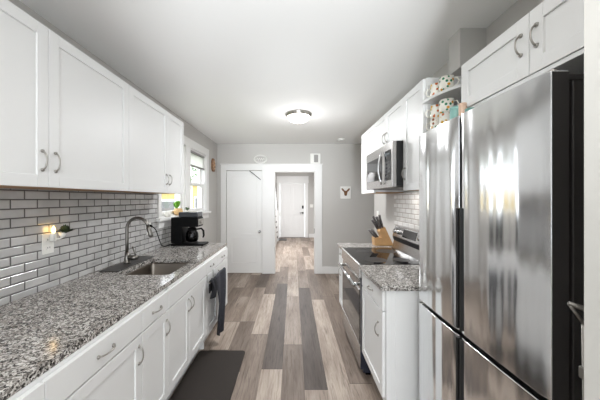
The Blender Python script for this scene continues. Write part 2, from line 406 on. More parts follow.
# entry door
ed = []
for a, b2 in ((-.39, -.09), (.03, .33)):
    ed += [(a, b2, 1.0, 1.9), (a, b2, .22, .86)]
d2 = struct('door_2', panel_door('d', -.49, .44, 9.87, 2.045, ed), DOORW, bev=.006)
gr = bmesh.new()
for a, b2 in ((-.39, -.09), (.03, .33)):
    for q in (1, 2, 3):
        xx = a+(b2-a)*q/4; bx(gr, xx-.004, xx+.004, 9.874, 9.882, .24, 1.88)
obj('panel_bead', gr, TRIM, d2)
obj('smart_lock', B((.34, .40, 9.845, 9.87, 1.09, 1.20)), BLACK, d2, bev=.006)
lv = tube([(.37, 9.87, .93), (.37, 9.82, .93)], .028, 14); tube([(.37, 9.82, .93), (.25, 9.815, .93)], .01, 10, lv)
obj('door_handle', lv, BLACK, d2)
struct('trim_4', B((-.60, -.50, 9.848, 9.87, 0, 2.2), (.45, .565, 9.848, 9.87, 0, 2.2), (-.62, .585, 9.845, 9.87, 2.05, 2.31)), TRIM, bev=.003)
obj_t = struct('trim_5', B((-.50, .45, 9.845, 9.9, 0, .008)), TREAD)

# windows
def window(n, y0, y1):
    # jamb liner as root
    j = struct('window_%d' % n, B((-1.6, XL+.002, y0, y0+.02, *wz), (-1.6, XL+.002, y1-.02, y1, *wz), (-1.6, XL+.002, y0, y1, wz[1]-.02, wz[1]), (-1.6, XL+.002, y0, y1, wz[0], wz[0]+.02)), TRIM)
    def sash(x, za, zb, nm):
        s = obj(nm, B((x, x+.03, y0+.02, y0+.06, za, zb), (x, x+.03, y1-.06, y1-.02, za, zb), (x, x+.03, y0+.06, y1-.06, za, za+.045), (x, x+.03, y0+.06, y1-.06, zb-.04, zb)), TRIM, j, bev=.003)
        obj('window_pane', B((x+.012, x+.018, y0+.06, y1-.06, za+.045, zb-.04)), PANE, s)
    sash(-1.535, wz[0]+.02, 1.70, 'lower_sash'); sash(-1.57, 1.66, wz[1]-.02, 'upper_sash')
    return j
window(1, *w1); window(2, *w2)
struct('trim_6', B((XL, XL+.022, 2.84, w1[0], 1.215, 2.18), (XL, XL+.022, w1[1], w2[0], 1.24, 2.18), (XL, XL+.022, w2[1], 4.53, 1.215, 2.18),
                   (XL, XL+.024, 2.83, 4.54, 2.18, 2.30), (XL, XL+.02, 2.84, 4.53, 1.13, 1.205)), TRIM, bev=.003)
struct('trim_7', B((XL-.1, XL+.055, 2.80, 4.56, 1.205, 1.242)), TRIM, bev=.006)
sh = thing('cellular_shade', 'white cellular shade pulled part way down over the far window', 'window shade', (-1.49, 4.06, 1.93))
obj('headrail', B((-1.512, -1.476, w2[0]+.022, w2[1]-.022, 2.13, 2.158)), GREYM, sh, bev=.004)
pl = bmesh.new(); N = 11; zt, zb = 2.13, 1.955
for i in range(N):
    a = zt-(zt-zb)*i/N; b_ = zt-(zt-zb)*(i+1)/N; mid = (a+b_)/2
    prism([(-1.502, a), (-1.488, mid), (-1.502, b_), (-1.506, b_), (-1.506, a)], 'y', w2[0]+.024, w2[1]-.024, pl)
obj('fabric', pl, SHADEM, sh)
obj('bottom_rail', B((-1.51, -1.48, w2[0]+.022, w2[1]-.022, 1.93, 1.955)), GREYM, sh, bev=.004)

# ================================================================= OUTSIDE
struct('ground', B((-30, -1.62, -10, 40, -.62, -.6)), GRASS)
def house(name, label, y0, y1, x, z1, wins):
    h_ = thing(name, label, 'building', (x-.6, (y0+y1)/2, -.6))
    sd = bmesh.new(); z = -.6
    bx(sd, x-1.2, x-.02, y0, y1, -.6, z1)
    while z < z1-.01:
        zz = min(z+.12, z1); prism([(x-.02, z), (x, z), (x-.012, zz), (x-.02, zz)], 'y', y0, y1, sd); z = zz
    obj('siding', sd, SIDING, h_)
    obj('corner_board', B((x-.03, x+.02, y0-.02, y0+.08, -.6, z1)), EXTW, h_); obj('corner_board', B((x-.03, x+.02, y1-.08, y1+.02, -.6, z1)), EXTW, h_)
    obj('roof', prism([(x+.2, z1-.05), (x-1.4, z1+.3), (x-1.4, z1+.36), (x+.2, z1+.02)], 'y', y0-.25, y1+.25), ROOFM, h_)
    for (a, b2, c, d) in wins:
        f = obj('window_frame', B((x-.01, x+.03, a-.08, a, c-.08, d+.08), (x-.01, x+.03, b2, b2+.08, c-.08, d+.08), (x-.01, x+.03, a, b2, c-.08, c), (x-.01, x+.03, a, b2, d, d+.08)), EXTW, h_)
        obj('window_pane', B((x-.01, x+.012, a, b2, c, d)), DARKW, f)
    return h_
house('neighbour_house', 'yellow clapboard house seen through the window behind the potted plant', 9.6, 11.3, -5.0, 1.8, [(9.85, 11.0, .45, 1.36)])
house('neighbour_shed', 'small yellow clapboard outbuilding seen through the far window', 12.9, 13.9, -5.0, 2.15, [(13.3, 13.6, .9, 1.5)])
def bush(name, label, c, r, trunk, n=420):
    t = thing(name, label, 'tree', (c[0], c[1], -.6)); bm = bmesh.new()
    for i in range(n):
        d = Vector((random.gauss(0, 1), random.gauss(0, 1), random.gauss(0, 1))).normalized()*random.uniform(.55, 1)
        p = Vector(c)+Vector((d.x*r[0], d.y*r[1], d.z*r[2])); s = random.uniform(.08, .16)
        a = Vector((random.gauss(0, 1), random.gauss(0, 1), random.gauss(0, 1))).normalized(); b_ = a.orthogonal().normalized(); 
        q = [p+a*s, p+b_*s*.5, p-a*s, p-b_*s*.5]; bm.faces.new([bm.verts.new(v) for v in q])
    obj('foliage', bm, LEAF, t); obj('trunk', tube([(c[0], c[1], -.6), (c[0]+.05, c[1], c[2])], [.12, .05], 10), BARK, t)
bush('garden_tree', 'leafy green tree standing outside beyond the far window', (-7.5, 19.0, 3.2), (1.4, 1.4, 1.4), 1)

# ================================================================= TILE BACKSPLASHES
tag(obj('tile_backsplash', B((XL+.001, XL+.008, YR, 2.838, .915, 1.503), (XL+.001, XL+.008, 2.838, 3.20, .915, 1.129)), TILEL), 'glazed brick tile backsplash in a shaded grey tone with dark joints above the long left counter', 'backsplash')
bs = bmesh.new(); bx(bs, XR-.008, XR-.001, 1.62, 2.98, .915, 1.515)
z = .951
zs = [.915]+[.951+.0496*i for i in range(12)]
for i in range(len(zs)-1):
    bx(bs, XR-.008, XR-.001, 2.98, 3.04+(.072 if i % 2 else 0)+random.uniform(0, .005), zs[i], min(zs[i+1], 1.515))
tag(obj('tile_backsplash', bs, TILER), 'same brick tile backsplash in a lit pale tone with toothed edge behind the stove', 'backsplash')

# ================================================================= CABINETS
def pull(p, axis, out, L=.10, parent=None, name='handle'):
    """arched nickel pull centred at p; axis 'y' or 'z' runs along; out = +-1 direction in X"""
    pts = []; rs = []
    for i in range(13):
        t = -1+2*i/12; o_ = (1-t*t)**.6*.021+.002; r = .0028+.0012*abs(t)
        if axis == 'z': pts.append((p[0]+out*o_, p[1], p[2]+t*L/2))
        else: pts.append((p[0]+out*o_, p[1]+t*L/2, p[2]))
        rs.append(r)
    bm = tube(pts, rs, 8)
    for s in (-1, 1):
        q = (p[0], p[1]+(s*L/2 if axis == 'y' else 0), p[2]+(s*L/2 if axis == 'z' else 0))
        tube([q, (q[0]+out*.006, q[1], q[2])], [.0085, .007], 10, bm)
    return obj(name, bm, NICKEL, parent, smooth=True)
def shaker(name, parent, xf, out, y0, y1, z0, z1, fr=.055, handle=None, plain=False, hl=.088):
    g = .0015; y0 += g; y1 -= g; z0 += g; z1 -= g; b = xf-out*.019; m_ = xf-out*.008
    if plain or z1-z0 < .17:
        bm = B((b, xf, y0, y1, z0, z1))
    else:
        bm = B((b, xf, y0, y0+fr, z0, z1), (b, xf, y1-fr, y1, z0, z1), (b, xf, y0+fr, y1-fr, z0, z0+fr), (b, xf, y0+fr, y1-fr, z1-fr, z1), (b, m_, y0+fr-.001, y1-fr+.001, z0+fr-.001, z1-fr+.001))
    d = obj(name, bm, CAB, parent, bev=.0018)
    if handle:
        ax, hy, hz = handle; pull((xf, hy, hz), ax, out, hl, d)
    return d

# left uppers: face at X=-1.163
UZ0, UZ1 = 1.504, 2.264
def upper_left(y0, y1, doors, label):
    t = thing('wall_cabinet', label, 'cabinet', (-1.32, (y0+y1)/2, UZ0), group='white wall cabinets over the left counter')
    b = obj('cabinet_body', B((XL, -1.182, y0, y1, UZ0+.012, UZ1)), CAB, t)
    obj('bottom_panel', B((XL+.002, -1.184, y0+.001, y1-.001, UZ0+.002, UZ0+.012)), BIRCH, t)
    for a, b2, hy in doors: shaker('door', t, -1.163, 1, a, b2, UZ0, UZ1, handle=('z', hy, UZ0+.125))
upper_left(.02, .64, [(.02, .33, .30), (.33, .64, .36)], 'white wall cabinet hung nearest the camera, left of the tall pair')
upper_left(.64, 1.858, [(.64, 1.249, 1.215), (1.249, 1.858, 1.283)], 'wide white wall cabinet whose two pulls meet above the lit night light')
upper_left(1.858, 2.79, [(1.858, 2.438, 2.405), (2.438, 2.79, 2.47)], 'white wall cabinet beside the window, one broad and one narrow door')

# left base units: door face X=-.785
FX = -.785
def base_left(y0, y1, doors, drawers, label, end=False):
    t = thing('base_cabinet', label, 'cabinet', (-1.12, (y0+y1)/2, 0), group='white base cabinets under the left counter')
    hollow = y0 < 1.9 and y1 > 2.2
    if hollow: bm = B((XL+.01, FX-.02, y0, y0+.018, .10, .883), (XL+.01, FX-.02, y1-.018, y1, .10, .883), (XL+.01, FX-.02, y0, y1, .18, .20), (FX-.04, FX-.02, y0, y1, .18, .883))
    else: bm = B((XL+.01, FX-.02, y0, y1, .185, .883))
    obj('cabinet_body', bm, CAB, t)
    obj('toe_kick', B((XL+.01, -.90, y0, y1, 0, .185)), CAB, t)
    for a, b2, hy in doors: shaker('door', t, FX, 1, a, b2, .205, .752, handle=('z', hy, .655) if hy else None)
    for a, b2, hy in drawers: shaker('drawer', t, FX, 1, a, b2, .757, .872, handle=('y', hy, .812) if hy else None)
    return t
base_left(-.1, .83, [(-.1, .365, .33), (.365, .83, .40)], [(-.1, .83, None)], 'white base cabinet nearest the camera under the left counter')
base_left(.83, 1.367, [(.83, 1.367, 1.335)], [(.83, 1.367, 1.10)], 'white base cabinet with wide drawer and single door before the sink')
base_left(1.367, 1.657, [(1.367, 1.657, 1.625)], [(1.367, 1.657, 1.51)], 'narrow white base cabinet with drawer just before the sink')
base_left(1.657, 2.37, [(1.657, 1.994, 1.965), (1.994, 2.37, 2.023)], [(1.657, 2.37, None)], 'white sink base cabinet whose two door pulls meet in the middle')
tc = base_left(2.37, 2.72, [(2.37, 2.72, None)], [(2.37, 2.72, 2.53)], 'white base cabinet with a dark towel hung over its door')
base_left(2.72, 3.14, [(2.72, 3.14, 2.76)], [(2.72, 3.14, 2.93)], 'white base cabinet at the far end under the coffee maker')

# countertops
ct = bmesh.new(); outer = [(XL, YR+.3), (-.808, YR+.3), (-.808, 3.20), (XL, 3.20)]
hole = rrect(-1.262, -.875, 1.85, 2.328, .035)
def slab_with_hole(x0, x1, y0, y1, z0, z1, hole):
    bm = bmesh.new()
    for z in (z0, z1):
        o = [bm.verts.new((x, y, z)) for x, y in ((x0, y0), (x1, y0), (x1, y1), (x0, y1))]
        h_ = [bm.verts.new((x, y, z)) for x, y in hole]
        es = [bm.edges.new((o[i], o[(i+1) % 4])) for i in range(4)]+[bm.edges.new((h_[i], h_[(i+1) % len(h_)])) for i in range(len(h_))]
        bmesh.ops.triangle_fill(bm, edges=es, use_beauty=True)
        if z == z0: o0, h0 = o, h_
    for i in range(4): bm.faces.new([o0[i], o0[(i+1) % 4], o[(i+1) % 4], o[i]])
    n = len(hole)
    for i in range(n): bm.faces.new([h0[i], h_[i], h_[(i+1) % n], h0[(i+1) % n]])
    return bm
tag(obj('granite_countertop', slab_with_hole(XL+.009, -.808, YR+.3, 3.20, .884, .914, hole), GRANITE), 'long speckled grey granite countertop with undermount sink along left wall', 'countertop')
tag(obj('granite_countertop', B((.54, XR-.009, 1.608, 2.138, .884, .914)), GRANITE, bev=.003), 'short speckled granite countertop between the stove and fridge', 'countertop')
tag(obj('granite_countertop', B((.54, XR-.009, 2.892, 3.20, .884, .914)), GRANITE, bev=.003), 'small granite countertop under the knife block beyond the stove', 'countertop')

# sink
sk = thing('kitchen_sink', 'stainless steel single bowl sink set in the left granite counter', 'sink', (-1.07, 2.14, .68))
bm = bmesh.new(); rings = []
levels = [(.01, .8835), (0, .8835), (-.004, .872), (-.008, .72), (-.03, .692), (-.09, .686)]
for off, z in levels:
    rings.append([bm.verts.new((x, y, z)) for x, y in rrect(-1.267-off, -.870+off, 1.845-off, 2.333+off, max(.02, .04+off))])
n = len(rings[0])
for a, b_ in zip(rings, rings[1:]):
    for i in range(n): bm.faces.new([a[i], a[(i+1) % n], b_[(i+1) % n], b_[i]])
bm.faces.new(rings[-1])
o = obj('sink_bowl', bm, SINKM, sk, smooth=True); so = o.modifiers.new('s', 'SOLIDIFY'); so.thickness = .0015; so.offset = -1
obj('drain', lathe([(.045, .001), (.045, .004), (.032, .005), (.03, .0025), (.001, .0025)], (-1.07, 2.14, .6862), 24), CHROME, sk, smooth=True)

# faucet and mat
tag(obj('faucet_mat', prism(rrect(-1.43, -1.285, 1.92, 2.44, .02), 'z', .9145, .921), DGREY, bev=.002), 'dark grey splash mat lying behind the sink under the faucet', 'mat')
fa = thing('kitchen_faucet', 'tall brushed gooseneck pull-down faucet standing behind the sink', 'faucet', (-1.375, 2.17, .9215))
fx, fy = -1.375, 2.17
obj('base', lathe([(.028, 0), (.028, .008), (.022, .014), (.019, .05), (.0155, .09)], (fx, fy, .9215)), FAUC, fa, smooth=True)
R_ = .088; pts = [(fx, fy, .96), (fx, fy, 1.10), (fx, fy, 1.205)]
for i in range(1, 15):
    a = PI-PI*i/14*.93; pts.append((fx+R_+R_*math.cos(a), fy, 1.205+R_*math.sin(a)))
obj('spout', tube(pts, .0125, 14), FAUC, fa, smooth=True)
e = Vector(pts[-1]); dirv = (e-Vector(pts[-2])).normalized()
obj('spray_head', tube([e, e+dirv*.02, e+dirv*.075, e+dirv*.092], [.0135, .0165, .019, .0165], 14), FAUC, fa, smooth=True)
hb = tube([(fx+.012, fy, .965), (fx+.085, fy, .965)], [.019, .021], 14)
obj('handle_hub', hb, FAUC, fa, smooth=True)
obj('lever', tube([(fx+.075, fy, .98), (fx+.062, fy, 1.01), (fx+.045, fy+.0, 1.055)], [.007, .006, .0065], 8), FAUC, fa, smooth=True)

# outlets
def outlet(y, z, label):
    t = thing('wall_outlet', label, 'outlet', (XL+.008, y, z-.06)); x = XL+.008
    obj('cover_plate', B((x, x+.006, y-.037, y+.037, z-.06, z+.06)), PLATE, t, bev=.002)
    for s in (-.024, .024):
        f = obj('socket', prism([(y+q[0], z+s+q[1]) for q in rrect(-.016, .016, -.014, .014, .008)], 'x', x+.006, x+.0085), PLATE, t)
        obj('slot', B((x+.0085, x+.009, y-.008, y-.005, z+s-.004, z+s+.006), (x+.0085, x+.009, y+.005, y+.008, z+s-.004, z+s+.006)), SLOT, f)
outlet(1.565, 1.183, 'white wall outlet holding the lit plug-in night light')
outlet(2.66, 1.15, 'white wall outlet behind the faucet with the coffee maker cord plugged in')
# night light with little plant
nl = thing('night_light', 'plug-in night light with amber bulb and tiny green plant in white cup', 'night light', (XL+.045, 1.60, 1.19))
x = XL+.0175
obj('plug_body', B((x, x+.028, 1.566, 1.588, 1.195, 1.246)), PLATE, nl, bev=.006)
obj('bulb', lathe([(.004, 0), (.009, .01), (.010, .02), (.006, .034), (.001, .044)], (x+.016, 1.577, 1.244), 16), BULB, nl, smooth=True)
cup = obj('cup', lathe([(.008, 0), (.014, .01), (.021, .032), (.019, .032), (.012, .012), (.001, .008)], (x+.03, 1.622, 1.212), 20), PLATE, nl, smooth=True)
obj('holder_arm', tube([(x+.02, 1.58, 1.205), (x+.03, 1.60, 1.208), (x+.03, 1.622, 1.213)], .005, 8), PLATE, nl)
def leaves(c, r, n, s, bm=None, up=.4, seed=0):
    rnd = random.Random(seed); bm = bm or bmesh.new()
    for i in range(n):
        az = rnd.uniform(0, 2*PI); el = rnd.uniform(-.1, 1.3); L = r*rnd.uniform(.6, 1)
        d = Vector((math.cos(az)*math.cos(el), math.sin(az)*math.cos(el), math.sin(el)+up)).normalized()
        b0 = Vector(c); tip = b0+d*L; w = d.cross(Vector((0, 0, 1)))
        w = w.normalized() if w.length > .01 else Vector((1, 0, 0)); nrm = w.cross(d)
        mid = b0+d*(L-s*.5); v = [b0+d*(L-s), mid+w*s*.28+nrm*s*.05, tip, mid-w*s*.28+nrm*s*.05]
        vs_ = [bm.verts.new(q) for q in v]; bm.faces.new(vs_)
        tube([b0, b0+d*(L-s*.9)], .0008, 4, bm)
    return bm
obj('foliage', leaves((x+.045, 1.625, 1.238), .058, 90, .04, seed=2), DLEAF, nl)

# coffee maker (faces the aisle)
cm = thing('coffee_maker', 'black drip coffee maker with glass carafe at far end of the left counter', 'coffee maker', (-1.24, 3.06, .9145))
y0, y1 = 2.985, 3.175; zc = .9145
obj('base', B((-1.395, -1.02, y0, y1, zc, zc+.022)), BLACK, cm, bev=.008)
obj('tower', B((-1.395, -1.262, y0, y1, zc+.03, zc+.235)), BLACK, cm, bev=.008)
obj('brew_head', B((-1.395, -1.085, y0, y1, zc+.215, zc+.325)), BLACK, cm, bev=.012)
obj('water_tank_lid', B((-1.31, -1.09, y0+.01, y1-.01, zc+.325, zc+.385)), mat('smoked_grey_plastic', (62, 64, 68), .2), cm, bev=.01)
obj('control_panel', B((-1.095, -1.075, y0+.015, y1-.015, zc+.235, zc+.305)), NICKEL, cm, bev=.004)
obj('control_knob', tube([(-1.075, y0+.05, zc+.27), (-1.055, y0+.05, zc+.27)], [.022, .019], 16), NICKEL, cm, smooth=True)
obj('warming_plate', lathe([(.066, 0), (.066, .006), (.06, .008)], (-1.185, 3.08, zc+.03)), DGREY, cm)
cf = obj('carafe', lathe([(.055, .002), (.068, .02), (.072, .06), (.066, .10), (.048, .135), (.046, .145), (.044, .145), (.046, .133), (.064, .10), (.069, .06), (.065, .022), (.053, .005)], (-1.185, 3.08, zc+.038)), CARAFE, cm, smooth=True)
obj('carafe_band', lathe([(.049, .128), (.051, .128), (.051, .15), (.049, .15)], (-1.185, 3.08, zc+.038)), BLACK, cf, smooth=True)
obj('carafe_lid', lathe([(.048, .146), (.05, .155), (.03, .168), (.001, .17)], (-1.185, 3.08, zc+.038)), BLACK, cf, smooth=True)
obj('coffee', lathe([(.053, .006), (.064, .022), (.067, .05), (.001, .05)], (-1.185, 3.08, zc+.038)), mat('coffee', (22, 14, 10), .1), cf, smooth=True)
obj('carafe_handle', tube([(-1.135, 3.08, zc+.18), (-1.075, 3.075, zc+.19), (-1.05, 3.07, zc+.165), (-1.045, 3.07, zc+.11), (-1.055, 3.07, zc+.085)], [.009, .011, .012, .011, .008], 10), BLACK, cf, smooth=True)
obj('power_cord', tube([(XL+.03, 2.66, 1.176), (XL+.05, 2.66, 1.172), (XL+.075, 2.68, 1.13), (XL+.075, 2.74, 1.03), (XL+.06, 2.82, .95), (XL+.055, 2.90, .925), (XL+.06, 2.98, .925), (-1.39, 3.02, .93)], .0045, 8), BLACK, cm, smooth=True)
obj('plug', B((XL+.0175, XL+.042, 2.646, 2.674, 1.162, 1.19)), BLACK, cm, bev=.004)

# sill things
def pot_plant():
    t = thing('potted_plant', 'small bright green plant in round tan pot on the window sill', 'plant', (-1.448, 3.30, 1.2425))
    obj('pot', lathe([(.03, 0), (.05, .02), (.055, .05), (.045, .085), (.038, .09), (.034, .085), (.001, .075)], (-1.445, 3.30, 1.2425)), TAN, t, smooth=True)
    obj('foliage', leaves((-1.455, 3.275, 1.315), .13, 34, .07, up=1.6, seed=5), LEAFB, t)
pot_plant()
t = thing('potted_plant', 'tiny sprig of leaves in white cup on the sill beside the far window', 'plant', (-1.45, 3.58, 1.2425))
obj('pot', lathe([(.02, 0), (.028, .03), (.03, .05), (.026, .05), (.001, .04)], (-1.448, 3.58, 1.2425)), PORC, t, smooth=True)
obj('foliage', leaves((-1.448, 3.58, 1.285), .075, 22, .035, up=1, seed=9), LEAF, t)
t = thing('white_cup', 'small white cup standing on the sill left of the tan plant pot', 'cup', (-1.45, 3.03, 1.2425))
obj('cup_body', lathe([(.02, 0), (.03, .01), (.034, .06), (.031, .06), (.026, .012), (.001, .008)], (-1.45, 3.03, 1.2425)), PORC, t, smooth=True)

# towels
tb = thing('towel_bar', 'metal over-the-door towel bar hooked on the far left base cabinet', 'towel bar', (FX+.03, 2.53, .70))
bm = bmesh.new()
def hook(yy):
    bm = bmesh.new()
    bx(bm, FX+.0005, FX+.003, yy-.006, yy+.006, .69, .7545); bx(bm, FX-.018, FX+.003, yy-.006, yy+.006, .7535, .7548)
    bx(bm, FX+.003, FX+.043, yy-.006, yy+.006, .69, .693)
    obj('hook', bm, NICKEL, tb)
hook(2.39); hook(2.57)
obj('bar', tube([(FX+.04, 2.33, .697), (FX+.04, 2.82, .697)], .005, 10), NICKEL, tb, smooth=True)
def cloth(name, label, ya, yb, ztop, zbot, xo, m, taper, cat):
    bm = bmesh.new(); n = 18; mrow = 16; grid = []
    for j in range(mrow+1):
        v = j/mrow; row = []
        for i in range(n+1):
            u = i/n; w = 1-taper*v; yc = (ya+yb)/2+.01*math.sin(v*5); y = yc+(u-.5)*(yb-ya)*w
            z = ztop-(ztop-zbot)*v-.02*v*math.sin(u*4)
            xx = xo+(.012+.010*v)*math.sin(u*9+v*2)+.008*math.sin(v*PI)
            row.append(bm.verts.new((xx, y, z)))
        grid.append(row)
    for j in range(mrow):
        for i in range(n): bm.faces.new([grid[j][i], grid[j][i+1], grid[j+1][i+1], grid[j+1][i]])
    # roll over the bar
    back = []
    for k_, (dx_, dz_) in enumerate(((-.004, .012), (-.014, .016), (-.022, .006), (-.024, -.03), (-.024, -.10))):
        back.append([bm.verts.new((xo+dx_+.004*math.sin(i/n*9), grid[0][i].co.y, ztop+dz_)) for i in range(n+1)])
    prev = grid[0]
    for r in back:
        for i in range(n): bm.faces.new([prev[i], r[i], r[i+1], prev[i+1]])
        prev = r
    o = obj(name, bm, m, smooth=True); s = o.modifiers.new('s', 'SOLIDIFY'); s.thickness = .006; s.offset = 0
    return tag(o, label, cat)
cloth('dish_towel', 'charcoal dish towel hanging down from the over-door towel bar', 2.46, 2.80, .7035, .135, FX+.060, CLOTH, .4, 'towel')
cloth('pot_holder', 'small black pot holder hanging beside the long charcoal towel', 2.345, 2.45, .7035, .565, FX+.057, MITT, .1, 'pot holder')

# kitchen mat
tag(obj('floor_mat', prism(rrect(-.885, -.45, 1.46, 2.485, .03), 'z', 0.0005, .016), MATM, bev=.005), 'dark brown cushioned mat on the floor in front of the sink', 'mat')

# ================================================================= RIGHT SIDE
RX = .56
def base_right(y0, y1, hy, label, endp=None):
    t = thing('base_cabinet', label, 'cabinet', (.88, (y0+y1)/2, 0), group='white base cabinets along the right wall')
    obj('cabinet_body', B((RX+.02, XR-.01, y0, y1, .16, .883)), CAB, t, bev=.002)
    obj('toe_kick', B((RX+.09, XR-.01, y0, y1, 0, .16)), CAB, t)
    shaker('door', t, RX, -1, y0+.012, y1, .205, .742, fr=.05, handle=('z', hy, .60))
    shaker('drawer', t, RX, -1, y0+.012, y1, .747, .872, handle=('y', (y0+y1)/2, .81))
    if endp:
        obj('end_panel', B((RX+.02, RX+.045, y0-.006, y0, 0, .883), (RX+.075, .85, y0-.006, y0, 0, .883), (RX+.045, RX+.075, y0-.003, y0, 0, .883)), CAB, t, bev=.002)
base_right(1.63, 2.138, 1.72, 'white base cabinet with drawer between stove and fridge', True)
base_right(2.892, 3.19, 3.08, 'narrow white base cabinet beyond the stove under the knife block')

# stove
y0, y1 = 2.142, 2.888
st = thing('electric_stove', 'stainless freestanding electric stove with black glass cooktop', 'stove', (.88, (y0+y1)/2, 0))
obj('stove_body', B((.575, 1.19, y0, y1, .03, .895)), NAVY, st)
obj('side_trim', B((.552, .578, y0-.001, y0+.003, .06, .80)), NAVY, st)
ctp = obj('cooktop', B((.545, 1.10, y0, y1, .895, .917)), GLASSB, st, bev=.004)
for (bx_, by_, br) in ((.72, 2.30, .10), (.72, 2.68, .075), (.95, 2.30, .075), (.95, 2.68, .10)):
    obj('burner_ring', lathe([(br-.002, 0), (br, 0), (br, .0006), (br-.002, .0006)], (bx_, by_, .917), 40), DGREY, ctp)
obj('front_trim', B((.538, .58, y0, y1, .80, .915)), STEELA, st, bev=.006)
od = obj('oven_door', B((.548, .58, y0+.003, y1-.003, .255, .79)), STEELA, st, bev=.004)
obj('oven_window', B((.544, .55, y0+.006, y1-.006, .262, .705)), GLASSB, od, bev=.002)
hb = tube([(.505, y0+.03, .74), (.505, y1-.03, .74)], .016, 14)
for yy in (y0+.05, y1-.05): tube([(.505, yy, .74), (.55, yy, .74)], .013, 10, hb)
obj('oven_handle', hb, CHROME, od, smooth=True)
obj('storage_drawer', B((.55, .58, y0+.003, y1-.003, .055, .245)), STEELA, st, bev=.004)
obj('foot', B((.60, .64, y0+.02, y0+.06, 0, .03)), BLACK, st); obj('foot', B((.60, .64, y1-.06, y1-.02, 0, .03)), BLACK, st)
obj('foot', B((1.1, 1.14, y0+.02, y0+.06, 0, .03)), BLACK, st); obj('foot', B((1.1, 1.14, y1-.06, y1-.02, 0, .03)), BLACK, st)
bgd = obj('back_guard', prism([(1.09, .917), (1.115, 1.02), (1.095, 1.05), (1.125, 1.155), (1.135, 1.16), (1.19, 1.16), (1.19, .897), (1.09, .897)], 'y', y0, y1), STEELA, st, bev=.003)
obj('vent_strip', prism([(1.1105, 1.003), (1.0935, 1.047), (1.092, 1.046), (1.108, 1.0)], 'y', y0+.01, y1-.01), GASKET, bgd)
def on_guard(s): return (1.095+s*.03, 1.05+s*.105)
a = on_guard(.18); b_ = on_guard(.88)
obj('display_panel', prism([(a[0]-.003, a[1]), (b_[0]-.003, b_[1]), (b_[0]+.002, b_[1]), (a[0]+.002, a[1])], 'y', 2.36, 2.64), GLASSB, bgd)
for yy in (2.17, 2.25, 2.73, 2.81):
    c = on_guard(.5); obj('control_knob', tube([(c[0], yy, c[1]), (c[0]-.032, yy, c[1]+.009)], [.024, .020], 18), CHROME, bgd, smooth=True)

# knife block
kb = thing('knife_block', 'light wooden knife block full of grey-handled knives beyond the stove', 'knife block', (1.04, 3.06, .9145), rotz=0)
obj('block', prism([(1.065, .9145), (1.155, .9145), (1.055, 1.13), (1.0, 1.105), (.99, 1.075)], 'y', 3.0, 3.11), WOODBL, kb, bev=.004)
obj('steak_knife_tier', prism([(.94, .9145), (1.066, .9145), (1.02, 1.01), (.93, 1.005)], 'y', 3.0, 3.11), WOODBL, kb, bev=.004)
for i, (xx, yy, zz, L) in enumerate([(1.008, 3.02, 1.105, .15), (1.006, 3.055, 1.10, .165), (1.004, 3.09, 1.09, .13), (1.035, 3.025, 1.12, .15), (1.035, 3.08, 1.12, .12)]):
    dv = Vector((-.35-.13*i if i < 3 else -.3-.1*(i-3), .08*(i % 3-1), 1)).normalized(); p = Vector((xx, yy, zz)); obj('knife_handle', tube([p, p+dv*L*.3, p+dv*L*.8, p+dv*L], [.011, .014, .012, .015], 8), KNIFE, kb, smooth=True)
d2v = Vector((-.7, 0, 1)).normalized()
for i in range(6):
    p = Vector((.955+.03*(i % 2), 3.012+.017*i, 1.005)); obj('knife_handle', tube([p, p+d2v*.04, p+d2v*.105], [.008, .011, .012], 8), KNIFE, kb, smooth=True)

# right uppers
UX = .885; RZ0, RZ1 = 1.515, 2.27
def upper_right(y0, y1, z0, doors, label, hz):
    t = thing('wall_cabinet', label, 'cabinet', (1.05, (y0+y1)/2, z0), group='white wall cabinets along the right wall')
    obj('cabinet_body', B((UX+.019, XR, y0, y1, z0+.01, RZ1)), CAB, t)
    obj('bottom_panel', B((UX+.021, XR-.002, y0+.001, y1-.001, z0+.001, z0+.01)), BIRCH, t)
    for a, b2, hy in doors: shaker('door', t, UX, -1, a, b2, z0, RZ1, fr=.05, handle=('z', hy, hz))
upper_right(1.77, 2.105, RZ0, [(1.785, 2.105, 2.07)], 'white wall cabinet between the microwave and the mug shelves', 1.65)
upper_right(2.105, 2.865, 1.925, [(2.105, 2.50, 2.465), (2.50, 2.865, 2.54)], 'short white wall cabinet directly above the microwave', 2.03)
upper_right(2.865, 3.39, RZ0, [(2.865, 3.39, 2.91)], 'white wall cabinet on the far side of the microwave', 1.65)

# microwave
y0, y1 = 2.107, 2.862; mz0, mz1 = 1.547, 1.92
mw = thing('microwave', 'stainless over-the-range microwave with black window and curved handle', 'microwave', (1.0, (y0+y1)/2, mz0))
obj('microwave_body', B((.835, XR-.01, y0, y1, mz0+.012, mz1)), GASKET, mw)
obj('underside_vent', B((.85, XR-.02, y0+.02, y1-.02, mz0, mz0+.012)), DGREY, mw)
mdoor = obj('door', B((.80, .834, y0+.20, y1, mz0, mz1)), STEELA, mw, bev=.004)
obj('window', B((.797, .802, y0+.25, y1-.05, mz0+.075, mz1-.085)), GLASSB, mdoor, bev=.002)
hp = []
for i in range(11):
    q = -1+2*i/10; hp.append((.80-.012-.028*(1-q*q), y0+.225, (mz0+mz1)/2-.01+q*.145))
obj('handle', tube(hp, [.008]*11, 10), CHROME, mdoor, smooth=True)
cp = obj('control_panel', B((.80, .834, y0, y0+.197, mz0, mz1)), STEELA, mw, bev=.004)
obj('keypad', B((.797, .802, y0+.035, y0+.175, mz0+.06, mz1-.06)), GLASSB, cp, bev=.002)
obj('display', B((.7955, .798, y0+.05, y0+.16, mz1-.105, mz1-.08)), mat('dim_display', (60, 74, 80), .2), cp)
kp = bmesh.new()
for i in range(3):
    for j in range(5): bx(kp, .7955, .798, y0+.055+i*.036, y0+.08+i*.036, mz0+.085+j*.03, mz0+.098+j*.03)
